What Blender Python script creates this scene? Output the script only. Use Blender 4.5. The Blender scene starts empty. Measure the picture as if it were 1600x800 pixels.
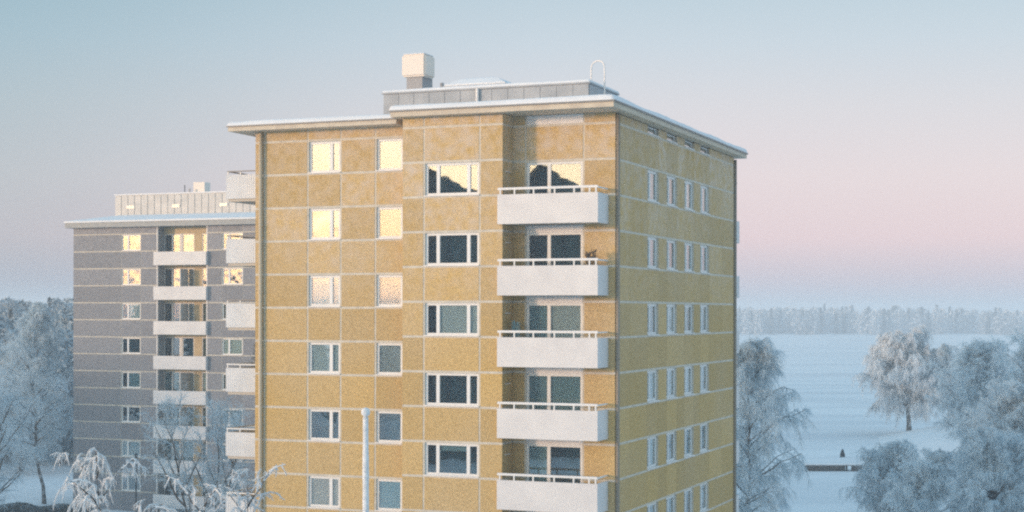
import bpy, bmesh, math, random
import numpy as np
from mathutils import Matrix, Vector

sc = bpy.context.scene
C = sc.collection
PI = math.pi
EYE = 16.3                                   # camera height above the yard

# ------------------------------------------------------------------ camera
cam_d = bpy.data.cameras.new('camera')
cam = bpy.data.objects.new('camera', cam_d)
C.objects.link(cam)
cam_d.sensor_width = 36.0
cam_d.lens = 2490 / 1600 * 36.0
cam_d.shift_y = 88 / 1600
cam_d.clip_start = 0.2
cam_d.clip_end = 9000
r_ = math.radians(0.1)
cam.matrix_world = Matrix(((math.cos(r_), -math.sin(r_), 0, 0), (0, 0, -1, 0),
                           (math.sin(r_), math.cos(r_), 0, EYE), (0, 0, 0, 1)))
sc.camera = cam

# ------------------------------------------------------------------ light
SUN_AZ = (-0.90, -0.436)                      # towards the low sun, behind the camera on the left
SUN_EL = math.radians(4.5)
world = bpy.data.worlds.new('World')
sc.world = world
world.use_nodes = True
nt = world.node_tree
nt.nodes.clear()
def wn(t, **kw):
    n = nt.nodes.new(t)
    for k, v in kw.items():
        setattr(n, k, v)
    return n
def ramp(node, stops):
    cr = node.color_ramp
    while len(cr.elements) > 1:
        cr.elements.remove(cr.elements[-1])
    cr.elements[0].position = stops[0][0]; cr.elements[0].color = (*stops[0][1], 1)
    for p, c in stops[1:]:
        e = cr.elements.new(p); e.color = (*c, 1)
def el(d): return math.sin(math.radians(d))
w_out = wn('ShaderNodeOutputWorld')
w_tc = wn('ShaderNodeTexCoord')
w_sep = wn('ShaderNodeSeparateXYZ')
nt.links.new(w_tc.outputs['Generated'], w_sep.inputs[0])
w_far = wn('ShaderNodeValToRGB')             # sky away from the sun: blue earth shadow, pink belt, pale mauve, blue
w_sun = wn('ShaderNodeValToRGB')             # sky on the sunset side (halved, doubled again below)
ramp(w_far, [(0, (.33, .41, .52)), (el(1.0), (.47, .44, .53)), (el(2.6), (.64, .50, .555)), (el(4.8), (.635, .54, .58)),
             (el(7.3), (.56, .54, .585)), (el(9.5), (.47, .525, .59)), (el(12), (.38, .48, .55)),
             (el(16), (.38, .53, .63)), (el(30), (.44, .60, .73)), (1, (.42, .60, .76))])
ramp(w_sun, [(0, (1.0, .55, .38)), (el(2), (1.0, .64, .32)), (el(5), (1.0, .76, .46)), (el(9), (1.0, .86, .64)),
             (el(16), (.50, .48, .43)), (el(30), (.18, .26, .33)), (1, (.12, .216, .32))])
nt.links.new(w_sep.outputs['Z'], w_far.inputs[0])
nt.links.new(w_sep.outputs['Z'], w_sun.inputs[0])
w_dot = wn('ShaderNodeVectorMath', operation='DOT_PRODUCT')
w_dot.inputs[1].default_value = (SUN_AZ[0], SUN_AZ[1], 0)
nt.links.new(w_tc.outputs['Generated'], w_dot.inputs[0])
w_half = wn('ShaderNodeMapRange'); w_half.inputs[1].default_value = -1; w_half.inputs[2].default_value = 1
w_half.clamp = True
nt.links.new(w_dot.outputs['Value'], w_half.inputs[0])
w_pow = wn('ShaderNodeMath', operation='POWER'); w_pow.inputs[1].default_value = 6.0
nt.links.new(w_half.outputs[0], w_pow.inputs[0])
w_dbl = wn('ShaderNodeVectorMath', operation='SCALE'); w_dbl.inputs['Scale'].default_value = 3.7
nt.links.new(w_sun.outputs[0], w_dbl.inputs[0])
w_mix = wn('ShaderNodeMix', data_type='RGBA')
nt.links.new(w_pow.outputs[0], w_mix.inputs['Factor'])
# sky dimmest at right angles to the sun, deepened to imitate lens vignetting
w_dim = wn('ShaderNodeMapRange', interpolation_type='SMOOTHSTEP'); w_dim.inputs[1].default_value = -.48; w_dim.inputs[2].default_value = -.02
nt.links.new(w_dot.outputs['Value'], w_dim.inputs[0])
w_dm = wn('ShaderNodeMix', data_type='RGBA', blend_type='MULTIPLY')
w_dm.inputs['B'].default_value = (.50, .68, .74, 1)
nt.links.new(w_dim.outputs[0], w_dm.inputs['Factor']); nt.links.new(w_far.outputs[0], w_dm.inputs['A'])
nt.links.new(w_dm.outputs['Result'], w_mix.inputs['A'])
nt.links.new(w_dbl.outputs[0], w_mix.inputs['B'])
w_bg = wn('ShaderNodeBackground'); w_bg.inputs['Strength'].default_value = 1.0
nt.links.new(w_mix.outputs['Result'], w_bg.inputs['Color'])
w_sky = wn('ShaderNodeTexSky'); w_sky.sky_type = 'NISHITA'; w_sky.sun_disc = False
w_sky.sun_elevation = SUN_EL
w_sky.sun_rotation = math.atan2(SUN_AZ[0], SUN_AZ[1])
w_bg2 = wn('ShaderNodeBackground'); w_bg2.inputs['Strength'].default_value = 0.03
nt.links.new(w_sky.outputs[0], w_bg2.inputs['Color'])
w_add = wn('ShaderNodeAddShader')
nt.links.new(w_bg.outputs[0], w_add.inputs[0]); nt.links.new(w_bg2.outputs[0], w_add.inputs[1])
nt.links.new(w_add.outputs[0], w_out.inputs['Surface'])

sun_d = bpy.data.lights.new('sun', 'SUN')
sun_d.energy = 2.0
sun_d.angle = math.radians(6)
sun_d.color = (1.0, .66, .44)
sun = bpy.data.objects.new('sun', sun_d)
C.objects.link(sun)
sdir = Vector((SUN_AZ[0] * math.cos(SUN_EL), SUN_AZ[1] * math.cos(SUN_EL), math.sin(SUN_EL)))
sun.rotation_euler = sdir.to_track_quat('Z', 'Y').to_euler()
sun.location = sdir * 200

vs = sc.view_settings
vs.view_transform = 'Standard'; vs.look = 'None'; vs.exposure = 0.22; vs.gamma = 1.0
vs.use_curve_mapping = False
cy = sc.cycles
cy.use_denoising = False      # keeps a fine photographic grain
cy.sample_clamp_indirect = 10.0; cy.sample_clamp_direct = 20.0
cy.use_adaptive_sampling = False
cy.max_bounces = 6; cy.diffuse_bounces = 3; cy.glossy_bounces = 3; cy.transparent_max_bounces = 8; cy.volume_bounces = 1
cy.volume_step_rate = 4
cy.filter_width = 2.2

# ------------------------------------------------------------------ materials
MATS = {}
def mat(name, col, rough=.8, col2=None, scale=1.0, bump=0.0, bscale=30.0, rand=0.0, spec=.3, contrast=(.35, .65), stretch=None):
    m = bpy.data.materials.new(name); m.use_nodes = True
    t = m.node_tree; b = t.nodes['Principled BSDF']
    b.inputs['Roughness'].default_value = rough
    b.inputs['Specular IOR Level'].default_value = spec
    g = t.nodes.new('ShaderNodeNewGeometry')
    pos = g.outputs['Position']
    if stretch:
        mp = t.nodes.new('ShaderNodeMapping'); mp.inputs['Scale'].default_value = stretch
        t.links.new(pos, mp.inputs[0]); pos = mp.outputs[0]
    out = None
    if col2 is not None:
        n = t.nodes.new('ShaderNodeTexNoise'); n.inputs['Scale'].default_value = scale; n.inputs['Detail'].default_value = 6
        t.links.new(pos, n.inputs['Vector'])
        mr = t.nodes.new('ShaderNodeMapRange'); mr.inputs[1].default_value = contrast[0]; mr.inputs[2].default_value = contrast[1]
        t.links.new(n.outputs['Fac'], mr.inputs[0])
        mx = t.nodes.new('ShaderNodeMix'); mx.data_type = 'RGBA'
        mx.inputs['A'].default_value = (*col, 1); mx.inputs['B'].default_value = (*col2, 1)
        t.links.new(mr.outputs[0], mx.inputs['Factor'])
        out = mx.outputs['Result']
    else:
        rgb = t.nodes.new('ShaderNodeRGB'); rgb.outputs[0].default_value = (*col, 1)
        out = rgb.outputs[0]
    if rand:
        oi = t.nodes.new('ShaderNodeObjectInfo')
        mr2 = t.nodes.new('ShaderNodeMapRange'); mr2.inputs[3].default_value = 1 - rand; mr2.inputs[4].default_value = 1 + rand
        t.links.new(oi.outputs['Random'], mr2.inputs[0])
        sc_ = t.nodes.new('ShaderNodeVectorMath'); sc_.operation = 'SCALE'
        t.links.new(out, sc_.inputs[0]); t.links.new(mr2.outputs[0], sc_.inputs['Scale'])
        out = sc_.outputs[0]
    t.links.new(out, b.inputs['Base Color'])
    if bump:
        n2 = t.nodes.new('ShaderNodeTexNoise'); n2.inputs['Scale'].default_value = bscale; n2.inputs['Detail'].default_value = 4
        t.links.new(pos, n2.inputs['Vector'])
        bp = t.nodes.new('ShaderNodeBump'); bp.inputs['Strength'].default_value = bump; bp.inputs['Distance'].default_value = .05
        t.links.new(n2.outputs['Fac'], bp.inputs['Height'])
        t.links.new(bp.outputs[0], b.inputs['Normal'])
    MATS[name] = m
    return m

def render_panel(name, col, dark, frost, z0, z1, top):
    """pebble-dash render: speckle, blotches, and hoar frost that has settled on the upper, colder panels"""
    m = bpy.data.materials.new(name); m.use_nodes = True
    t = m.node_tree; b = t.nodes['Principled BSDF']; b.inputs['Roughness'].default_value = .93
    b.inputs['Specular IOR Level'].default_value = .12
    L = t.links.new
    g = t.nodes.new('ShaderNodeNewGeometry')
    def noise(s, d=5):
        n = t.nodes.new('ShaderNodeTexNoise'); n.inputs['Scale'].default_value = s; n.inputs['Detail'].default_value = d
        L(g.outputs['Position'], n.inputs['Vector']); return n.outputs['Fac']
    def mr(v, a, c, lo=0., hi=1.):
        n = t.nodes.new('ShaderNodeMapRange'); n.inputs[1].default_value = a; n.inputs[2].default_value = c
        n.inputs[3].default_value = lo; n.inputs[4].default_value = hi; L(v, n.inputs[0]); return n.outputs[0]
    def mix(f, a, c):
        n = t.nodes.new('ShaderNodeMix'); n.data_type = 'RGBA'; L(f, n.inputs['Factor'])
        for s, k in ((a, 'A'), (c, 'B')):
            if isinstance(s, tuple): n.inputs[k].default_value = (*s, 1)
            else: L(s, n.inputs[k])
        return n.outputs['Result']
    def mul(a, c):
        n = t.nodes.new('ShaderNodeMath'); n.operation = 'MULTIPLY'; L(a, n.inputs[0])
        if isinstance(c, float): n.inputs[1].default_value = c
        else: L(c, n.inputs[1])
        return n.outputs[0]
    speck = mix(mr(noise(15, 5), .36, .66), col, dark)
    oi = t.nodes.new('ShaderNodeObjectInfo')
    hs = t.nodes.new('ShaderNodeHueSaturation'); L(speck, hs.inputs['Color'])
    L(mr(oi.outputs['Random'], 0, 1, .90, 1.08), hs.inputs['Value'])
    L(mr(noise(.23, 2), .3, .7, .80, .95), hs.inputs['Saturation'])
    sp = t.nodes.new('ShaderNodeSeparateXYZ'); L(g.outputs['Position'], sp.inputs[0])
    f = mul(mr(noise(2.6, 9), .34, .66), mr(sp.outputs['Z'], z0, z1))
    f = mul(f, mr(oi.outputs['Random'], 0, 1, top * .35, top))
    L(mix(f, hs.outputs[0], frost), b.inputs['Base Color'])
    bp = t.nodes.new('ShaderNodeBump'); bp.inputs['Strength'].default_value = .5; bp.inputs['Distance'].default_value = .03
    L(noise(45, 3), bp.inputs['Height']); L(bp.outputs[0], b.inputs['Normal'])
    MATS[name] = m

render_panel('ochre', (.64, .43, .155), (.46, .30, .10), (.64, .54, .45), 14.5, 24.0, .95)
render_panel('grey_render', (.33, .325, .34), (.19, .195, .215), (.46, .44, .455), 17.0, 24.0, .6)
mat('joint', (.66, .60, .50), .9, (.55, .50, .42), 3, .2)
mat('white_paint', (.80, .77, .74), .55, (.72, .69, .67), 1.3, .05, 20)
mat('parapet_white', (.74, .715, .70), .6, (.66, .64, .635), .9, .06, 16)
mat('frame_white', (.78, .77, .75), .45)
mat('soffit', (.55, .50, .43), .8)
mat('fascia', (.62, .545, .43), .6, (.52, .45, .36), 2.0)
mat('fascia_grey', (.38, .385, .37), .6, (.32, .33, .33), 2.0)
mat('gutter', (.22, .215, .21), .4)
mat('sheet_grey', (.40, .42, .44), .5, (.31, .335, .36), 1.2, .08, 6)
mat('rib_white', (.70, .71, .72), .55, (.63, .645, .66), 1.5)
mat('sheet_white', (.62, .60, .57), .55, (.53, .52, .50), 1.5, .06, 6)
mat('sheet_cream', (.78, .70, .62), .5)
mat('duct_grey', (.33, .33, .34), .5)
mat('pipe_beige', (.56, .47, .34), .5)
mat('pipe_brown', (.27, .235, .19), .5)
mat('cream_wall', (.62, .49, .30), .9, (.54, .43, .27), 2.5, .2)
mat('core_dark', (.03, .10, .145), .95)
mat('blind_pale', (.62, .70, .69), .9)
mat('blind_teal', (.26, .42, .46), .9)
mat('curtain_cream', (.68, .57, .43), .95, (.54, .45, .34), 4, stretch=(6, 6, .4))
mat('curtain_grey', (.60, .65, .65), .95, (.44, .49, .50), 4, stretch=(6, 6, .4))
mat('room_dark', (.030, .034, .040), .95)
mat('snow', (.80, .81, .83), .75, (.74, .755, .78), .8, .25, 3.0, spec=.25)
mat('frost_pole', (.84, .85, .86), .8, (.66, .68, .70), 9, .5, 25)
mat('frost_thick', (.86, .87, .88), .9, (.72, .75, .77), 3.0, .6, 30)
mat('plank', (.055, .05, .048), .85, (.09, .085, .08), 3, .2, 12)
mat('dark_iron', (.05, .055, .06), .6)
mat('dark_cloth', (.03, .032, .04), .9)
mat('evergreen', (.05, .07, .075), .95, (.30, .34, .37), 2.0)
mat('tower_wall', (.13, .12, .11), .9, (.10, .09, .085), 1.5)
mat('tower_roof', (.07, .07, .075), .8)

def bark_mat():
    m = bpy.data.materials.new('bark_frosted'); m.use_nodes = True
    t = m.node_tree; b = t.nodes['Principled BSDF']; b.inputs['Roughness'].default_value = .95
    L = t.links.new
    g = t.nodes.new('ShaderNodeNewGeometry')
    n = t.nodes.new('ShaderNodeTexNoise'); n.inputs['Scale'].default_value = 2.2; n.inputs['Detail'].default_value = 6
    L(g.outputs['Position'], n.inputs['Vector'])
    s = t.nodes.new('ShaderNodeSeparateXYZ'); L(g.outputs['Normal'], s.inputs[0])
    a = t.nodes.new('ShaderNodeMath'); a.operation = 'ADD'; L(n.outputs['Fac'], a.inputs[0])
    k = t.nodes.new('ShaderNodeMath'); k.operation = 'MULTIPLY'; k.inputs[1].default_value = .35; L(s.outputs['Z'], k.inputs[0])
    L(k.outputs[0], a.inputs[1])
    mr = t.nodes.new('ShaderNodeMapRange'); mr.inputs[1].default_value = .48; mr.inputs[2].default_value = .78; L(a.outputs[0], mr.inputs[0])
    mx = t.nodes.new('ShaderNodeMix'); mx.data_type = 'RGBA'; L(mr.outputs[0], mx.inputs['Factor'])
    mx.inputs['A'].default_value = (.075, .062, .055, 1); mx.inputs['B'].default_value = (.52, .54, .56, 1)
    L(mx.outputs['Result'], b.inputs['Base Color'])
    MATS['bark'] = m
bark_mat()

def frost_mat(name, a, b, scale, trans):
    m = bpy.data.materials.new(name); m.use_nodes = True
    t = m.node_tree; t.nodes.clear(); L = t.links.new
    o = t.nodes.new('ShaderNodeOutputMaterial')
    g = t.nodes.new('ShaderNodeNewGeometry')
    n = t.nodes.new('ShaderNodeTexNoise'); n.inputs['Scale'].default_value = scale; n.inputs['Detail'].default_value = 5
    L(g.outputs['Position'], n.inputs['Vector'])
    mr = t.nodes.new('ShaderNodeMapRange'); mr.inputs[1].default_value = .35; mr.inputs[2].default_value = .65; L(n.outputs['Fac'], mr.inputs[0])
    mx = t.nodes.new('ShaderNodeMix'); mx.data_type = 'RGBA'; mx.inputs['A'].default_value = (*a, 1); mx.inputs['B'].default_value = (*b, 1)
    L(mr.outputs[0], mx.inputs['Factor'])
    d = t.nodes.new('ShaderNodeBsdfDiffuse'); tl = t.nodes.new('ShaderNodeBsdfTranslucent')
    L(mx.outputs['Result'], d.inputs[0]); L(mx.outputs['Result'], tl.inputs[0])
    ms = t.nodes.new('ShaderNodeMixShader'); ms.inputs[0].default_value = trans
    L(d.outputs[0], ms.inputs[1]); L(tl.outputs[0], ms.inputs[2]); L(ms.outputs[0], o.inputs[0])
    MATS[name] = m
frost_mat('frost_twig', (.76, .83, .87), (.60, .70, .76), .4, .4)
frost_mat('frost_white', (.88, .89, .90), (.76, .79, .82), .5, .35)

def glass_mat(name, refl, wav):
    """coated double glazing: mirrors part of the light, lets the rest through"""
    m = bpy.data.materials.new(name); m.use_nodes = True
    t = m.node_tree; t.nodes.clear(); L = t.links.new
    o = t.nodes.new('ShaderNodeOutputMaterial')
    tr = t.nodes.new('ShaderNodeBsdfTransparent'); tr.inputs[0].default_value = (.92, .96, .97, 1)
    gl = t.nodes.new('ShaderNodeBsdfGlossy'); gl.inputs['Roughness'].default_value = .015
    lw = t.nodes.new('ShaderNodeLayerWeight'); lw.inputs['Blend'].default_value = .5
    fr = t.nodes.new('ShaderNodeMath'); fr.operation = 'POWER'; fr.inputs[1].default_value = 4.0; L(lw.outputs['Facing'], fr.inputs[0])
    ad = t.nodes.new('ShaderNodeMath'); ad.operation = 'ADD'; ad.inputs[1].default_value = refl; ad.use_clamp = True
    L(fr.outputs[0], ad.inputs[0])
    g = t.nodes.new('ShaderNodeNewGeometry')
    n = t.nodes.new('ShaderNodeTexNoise'); n.inputs['Scale'].default_value = 1.3; n.inputs['Detail'].default_value = 1
    L(g.outputs['Position'], n.inputs['Vector'])
    bp = t.nodes.new('ShaderNodeBump'); bp.inputs['Strength'].default_value = wav; bp.inputs['Distance'].default_value = .02
    L(n.outputs['Fac'], bp.inputs['Height']); L(bp.outputs[0], gl.inputs['Normal'])
    mx = t.nodes.new('ShaderNodeMixShader'); L(ad.outputs[0], mx.inputs[0]); L(tr.outputs[0], mx.inputs[1]); L(gl.outputs[0], mx.inputs[2])
    L(mx.outputs[0], o.inputs[0])
    MATS[name] = m
glass_mat('glass', .26, .06)
glass_mat('glass_old', .28, .8)

# ------------------------------------------------------------------ helpers
MESHES = {}
OFF = {}
def tag(o, label=None, cat=None, group=None, kind=None):
    if label: o['label'] = label
    if cat: o['category'] = cat
    if group: o['group'] = group
    if kind: o['kind'] = kind
    return o
def empty(name, loc, rz=0.0):
    o = bpy.data.objects.new(name, None); C.objects.link(o)
    o.location = loc; o.rotation_euler = (0, 0, rz); o.empty_display_size = .5
    OFF[o.name] = Vector((0, 0, 0))
    return o
def link(name, me, parent=None, at=(0, 0, 0)):
    """at: in the coordinates of the thing the part belongs to"""
    o = bpy.data.objects.new(name, me); C.objects.link(o)
    p = Vector(at)
    OFF[o.name] = p
    if parent is not None:
        o.parent = parent
        o.location = p - OFF[parent.name]
    else:
        o.location = p
    return o
def pydata(name, V, F, m, smooth=False):
    me = bpy.data.meshes.new(name)
    me.from_pydata([tuple(v) for v in V], [], [tuple(f) for f in F])
    for x in (m if isinstance(m, (list, tuple)) else [m]):
        me.materials.append(MATS[x])
    if smooth:
        me.polygons.foreach_set('use_smooth', [True] * len(me.polygons))
    me.update()
    return me
BOXF = ((0, 1, 3, 2), (4, 6, 7, 5), (0, 4, 5, 1), (2, 3, 7, 6), (0, 2, 6, 4), (1, 5, 7, 3))
def boxv(x0, x1, y0, y1, z0, z1):
    return [(x, y, z) for x in (x0, x1) for y in (y0, y1) for z in (z0, z1)]
class MB:
    def __init__(s): s.V = []; s.F = []
    def box(s, *a):
        n = len(s.V); s.V += boxv(*a); s.F += [tuple(i + n for i in f) for f in BOXF]; return s
    def tube(s, pts, r, sides=8, cap=True):
        n = len(s.V); pts = [Vector(p) for p in pts]; k = len(pts)
        rr = r if isinstance(r, (list, tuple)) else [r] * k
        for i, p in enumerate(pts):
            t = (pts[min(i + 1, k - 1)] - pts[max(i - 1, 0)]).normalized()
            a = t.orthogonal().normalized() if i == 0 else (a - t * a.dot(t)).normalized()
            b = t.cross(a)
            for j in range(sides):
                q = 2 * PI * j / sides
                s.V.append(tuple(p + (a * math.cos(q) + b * math.sin(q)) * rr[i]))
        for i in range(k - 1):
            for j in range(sides):
                a0 = n + i * sides + j; b0 = n + i * sides + (j + 1) % sides
                s.F.append((a0, b0, b0 + sides, a0 + sides))
        if cap:
            s.F.append(tuple(n + j for j in range(sides))[::-1]); s.F.append(tuple(n + (k - 1) * sides + j for j in range(sides)))
        return s
    def lathe(s, prof, sides=16, c=(0, 0)):
        n = len(s.V); k = len(prof)
        for r, z in prof:
            for j in range(sides):
                q = 2 * PI * j / sides; s.V.append((c[0] + r * math.cos(q), c[1] + r * math.sin(q), z))
        for i in range(k - 1):
            for j in range(sides):
                a0 = n + i * sides + j; b0 = n + i * sides + (j + 1) % sides
                s.F.append((a0, b0, b0 + sides, a0 + sides))
        return s
    def mesh(s, name, m, smooth=False): return pydata(name, s.V, s.F, m, smooth)
def box(name, x0, x1, y0, y1, z0, z1, m, parent=None):
    """one box; alike boxes share their mesh"""
    d = (round(x1 - x0, 3), round(y1 - y0, 3), round(z1 - z0, 3), m)
    if d not in MESHES:
        MESHES[d] = MB().box(-d[0] / 2, d[0] / 2, -d[1] / 2, d[1] / 2, -d[2] / 2, d[2] / 2).mesh(name, m)
    return link(name, MESHES[d], parent, ((x0 + x1) / 2, (y0 + y1) / 2, (z0 + z1) / 2))

def np_mesh(name, V, Q, mats, smooth=False, mat_idx=None):
    V = np.asarray(V, np.float32); Q = np.asarray(Q, np.int32)
    me = bpy.data.meshes.new(name)
    me.vertices.add(len(V)); me.vertices.foreach_set('co', V.ravel())
    k = Q.shape[1]
    me.loops.add(Q.size); me.loops.foreach_set('vertex_index', Q.ravel())
    me.polygons.add(len(Q)); me.polygons.foreach_set('loop_start', np.arange(0, Q.size, k, dtype=np.int32))
    for m in mats: me.materials.append(MATS[m])
    if mat_idx is not None: me.polygons.foreach_set('material_index', np.asarray(mat_idx, np.int32))
    if smooth: me.polygons.foreach_set('use_smooth', np.ones(len(Q), bool))
    me.update(calc_edges=True)
    return me

def face_box(parent, name, face, at, a0, a1, d0, d1, z0, z1, m):
    """a box on a facade. face 'front': looks along -y, at = y of the plane; 'right': looks along +x, at = x; 'left': looks along -x"""
    if face == 'front': return box(name, a0, a1, at + d0, at + d1, z0, z1, m, parent)
    if face == 'right': return box(name, at - d1, at - d0, a0, a1, z0, z1, m, parent)
    return box(name, at + d0, at + d1, a0, a1, z0, z1, m, parent)

TH = .16          # depth of a facade panel
def joint_grid(parent, face, at, hl, vl, m='joint', hw=.05, vw=.04):
    """hl: (z, a0, a1) horizontal joints; vl: (a, z0, z1) vertical joints; filled a little behind the panel faces"""
    mb = MB()
    def put(a0, a1, d0, d1, z0, z1):
        if face == 'front': mb.box(a0, a1, at + d0, at + d1, z0, z1)
        elif face == 'right': mb.box(at - d1, at - d0, a0, a1, z0, z1)
        else: mb.box(at + d0, at + d1, a0, a1, z0, z1)
    for z, a0, a1 in hl: put(a0, a1, .010, TH - .02, z - hw, z + hw)
    for a, z0, z1 in vl: put(a - vw, a + vw, .014, TH - .03, z0, z1)
    return tag(link('joint_grid', mb.mesh('joint_grid', m), parent), kind='stuff')

WIN = {}
def window(parent, face, at, a0, a1, z0, z1, splits, cover=None, glass='glass', name='window', depth=.09, cover_top=None, fr=.10):
    """frame (part) with panes, mullion bars inside the frame mesh, sill and what hangs behind the glass as sub-parts"""
    w, h = a1 - a0, z1 - z0
    key = (round(w, 2), round(h, 2), tuple(splits), depth)
    f = fr
    edges = [0.0] + [s * w for s in splits] + [w]
    lights = []
    for i in range(len(edges) - 1):
        l = edges[i] + (f if i == 0 else .07); r = edges[i + 1] - (f if i == len(edges) - 2 else .07)
        lights.append((l, r))
    if key not in WIN:
        mb = MB()
        mb.box(0, w, depth, depth + .07, 0, f).box(0, w, depth, depth + .07, h - f, h)
        mb.box(0, f, depth + .001, depth + .07, f, h - f).box(w - f, w, depth + .001, depth + .07, f, h - f)
        for s in splits: mb.box(s * w - .07, s * w + .07, depth - .012, depth + .068, f, h - f)
        WIN[key] = mb.mesh(name, 'frame_white')
    o = bpy.data.objects.new(name, WIN[key]); C.objects.link(o); o.parent = parent
    if face == 'front': o.location = (a0, at, z0)
    else: o.location = (at, a0, z0); o.rotation_euler = (0, 0, PI / 2)
    OFF[o.name] = Vector((0, 0, 0))
    for i, (l, r) in enumerate(lights):
        p = box('pane', l - .01, r + .01, depth + .035, depth + .043, f - .01, h - f + .01, glass, o)
        # old panes never sit quite flat in their frames
        q = random.Random(int(z0 * 7 + a0 * 31 + i)); p.rotation_euler = (math.radians(q.uniform(-.06, .06)), 0, math.radians(q.uniform(-.06, .06)))
    b = box('sill', -.02, w + .02, -.05, depth, -.035, .012, 'white_paint', o)
    if cover:
        for i, (l, r) in enumerate(lights):
            cv = cover if isinstance(cover, str) else cover[i]
            if cv is None: continue
            zb = f if cover_top is None else h - cover_top
            box('blind' if 'blind' in cv else 'curtain', l - .02, r + .02, depth + .074, depth + .09, zb, h - f, cv, o)
    return o

def facade(parent, face, at, cols, ztop, lines, zbase, panel_mat, is_win, gapv=.04, skip=None):
    """grid of panels; cols: (a0, a1, tag); lines: joint heights from the top; is_win(tag, row) -> leave the cell to a window"""
    cells = []
    zs = [ztop] + list(lines) + [zbase]
    for c, (a0, a1, tg) in enumerate(cols):
        gl = gapv if c else .002; gr = gapv if c < len(cols) - 1 else .002
        for k in range(len(zs) - 1):
            zt = zs[k] - (.05 if k else 0); zb = zs[k + 1] + (.05 if k < len(zs) - 2 else 0)
            if zt - zb < .05: continue
            if skip and skip(tg, k): continue
            if is_win(tg, k): cells.append((a0, a1, zb, zt, tg, k)); continue
            face_box(parent, 'facade_panel', face, at, a0 + gl, a1 - gr, 0, TH, zb, zt, panel_mat)
    return cells

def snow_slab(name, x0, x1, y0, y1, z0, th, parent, seed=0, step=.5, edge=.18):
    """snow lying on a roof: rounded at the edges, uneven on top"""
    rng = np.random.default_rng(seed)
    nx = max(4, int((x1 - x0) / step)); ny = max(4, int((y1 - y0) / step))
    xs = np.unique(np.concatenate([np.linspace(x0, x1, nx), [x0 + edge * .35, x0 + edge, x1 - edge, x1 - edge * .35]]))
    ys = np.unique(np.concatenate([np.linspace(y0, y1, ny), [y0 + edge * .35, y0 + edge, y1 - edge, y1 - edge * .35]]))
    X, Y = np.meshgrid(xs, ys, indexing='ij')
    d = np.minimum.reduce([X - x0, x1 - X, Y - y0, y1 - Y])
    prof = np.sqrt(np.clip(1 - (1 - np.clip(d / edge, 0, 1)) ** 2, 0, 1))
    n = .5 * np.sin(X * 1.7 + seed) * np.sin(Y * 1.3 + 2 * seed) + .5 * np.sin(X * .6 - Y * .9 + seed) + .35 * rng.standard_normal(X.shape)
    Z = z0 + th * prof * (1 + .12 * n) + .25 * th * np.clip(d / 2, 0, 1)
    nX, nY = X.shape
    V = np.stack([X, Y, Z], -1).reshape(-1, 3)
    i = np.arange(nX * nY).reshape(nX, nY)
    Q = np.stack([i[:-1, :-1], i[1:, :-1], i[1:, 1:], i[:-1, 1:]], -1).reshape(-1, 4)
    return link(name, np_mesh(name, V, Q, ['snow'], True), parent)

# ------------------------------------------------------------------ ground and lake
SHORE = [(-900, 420), (-300, 330), (-120, 260), (-40, 190), (0, 140), (18, 124), (30, 133), (40, 160), (44, 185), (45, 205),
         (46, 220), (50, 236), (64, 249), (95, 262), (180, 290), (420, 350), (1000, 500), (1400, 1210), (700, 1200), (300, 1215), (0, 1205), (-500, 1210), (-1500, 1100)]
def inside_dist(X, Y):
    """signed distance to the lake outline, positive over the lake"""
    P = np.array(SHORE, float); n = len(P)
    D = np.full(X.shape, 1e9); ins = np.zeros(X.shape, bool)
    for i in range(n):
        a, b = P[i], P[(i + 1) % n]; ab = b - a
        t = np.clip(((X - a[0]) * ab[0] + (Y - a[1]) * ab[1]) / (ab @ ab), 0, 1)
        D = np.minimum(D, np.hypot(X - a[0] - t * ab[0], Y - a[1] - t * ab[1]))
        c = ((a[1] > Y) != (b[1] > Y)) & (X < (b[0] - a[0]) * (Y - a[1]) / (b[1] - a[1] + 1e-9) + a[0])
        ins ^= c
    return np.where(ins, D, -D)
LAKE_Z = -1.7
def ground_z(X, Y):
    s = inside_dist(X, Y)
    t = np.clip((s + 14) / 16, 0, 1)
    z = -(t * t * (3 - 2 * t)) * 2.6
    und = .12 * np.sin(X * .21 + .5) * np.sin(Y * .17) + .06 * np.sin(X * .63 - Y * .41)
    return z + und * (1 - t)
def axis(lo, hi, d0, d1, step, far):
    a = list(np.arange(d0, d1 + .1, step))
    x, s = d1, step
    while x < hi: s = min(s * 1.35, far); x += s; a.append(x)
    x, s = d0, step
    while x > lo: s = min(s * 1.35, far); x -= s; a.insert(0, x)
    return np.array(a)
gx = axis(-3000, 3000, -70, 110, 2.5, 180); gy = axis(-1200, 3000, -10, 290, 2.5, 120)
X, Y = np.meshgrid(gx, gy, indexing='ij')
Z = ground_z(X, Y)
i = np.arange(X.size).reshape(X.shape)
Q = np.stack([i[:-1, :-1], i[1:, :-1], i[1:, 1:], i[:-1, 1:]], -1).reshape(-1, 4)
tag(link('ground', np_mesh('ground', np.stack([X, Y, Z], -1).reshape(-1, 3), Q, ['snow'], True)), kind='structure')
mat('ice_snow', (.82, .83, .85), .8, (.60, .62, .66), .05, .3, 1.5, stretch=(.3, 1.2, 1), contrast=(.42, .72))
tag(link('lake', pydata('lake', [(-1700, 90, LAKE_Z), (1700, 90, LAKE_Z), (1700, 1320, LAKE_Z), (-1700, 1320, LAKE_Z)], [(0, 1, 2, 3)], 'ice_snow')), kind='structure')
def gz(x, y): return float(ground_z(np.array([float(x)]), np.array([float(y)]))[0])

# ------------------------------------------------------------------ yellow apartment building
RZ = math.radians(-21.575)
def R0(z): return z + EYE
bld = tag(empty('apartment_building', (4.022, 62.2, 0), RZ),
          'ochre yellow panel apartment block with white balconies and snowy flat roof', 'building')
rnd = random.Random(4)
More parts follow.
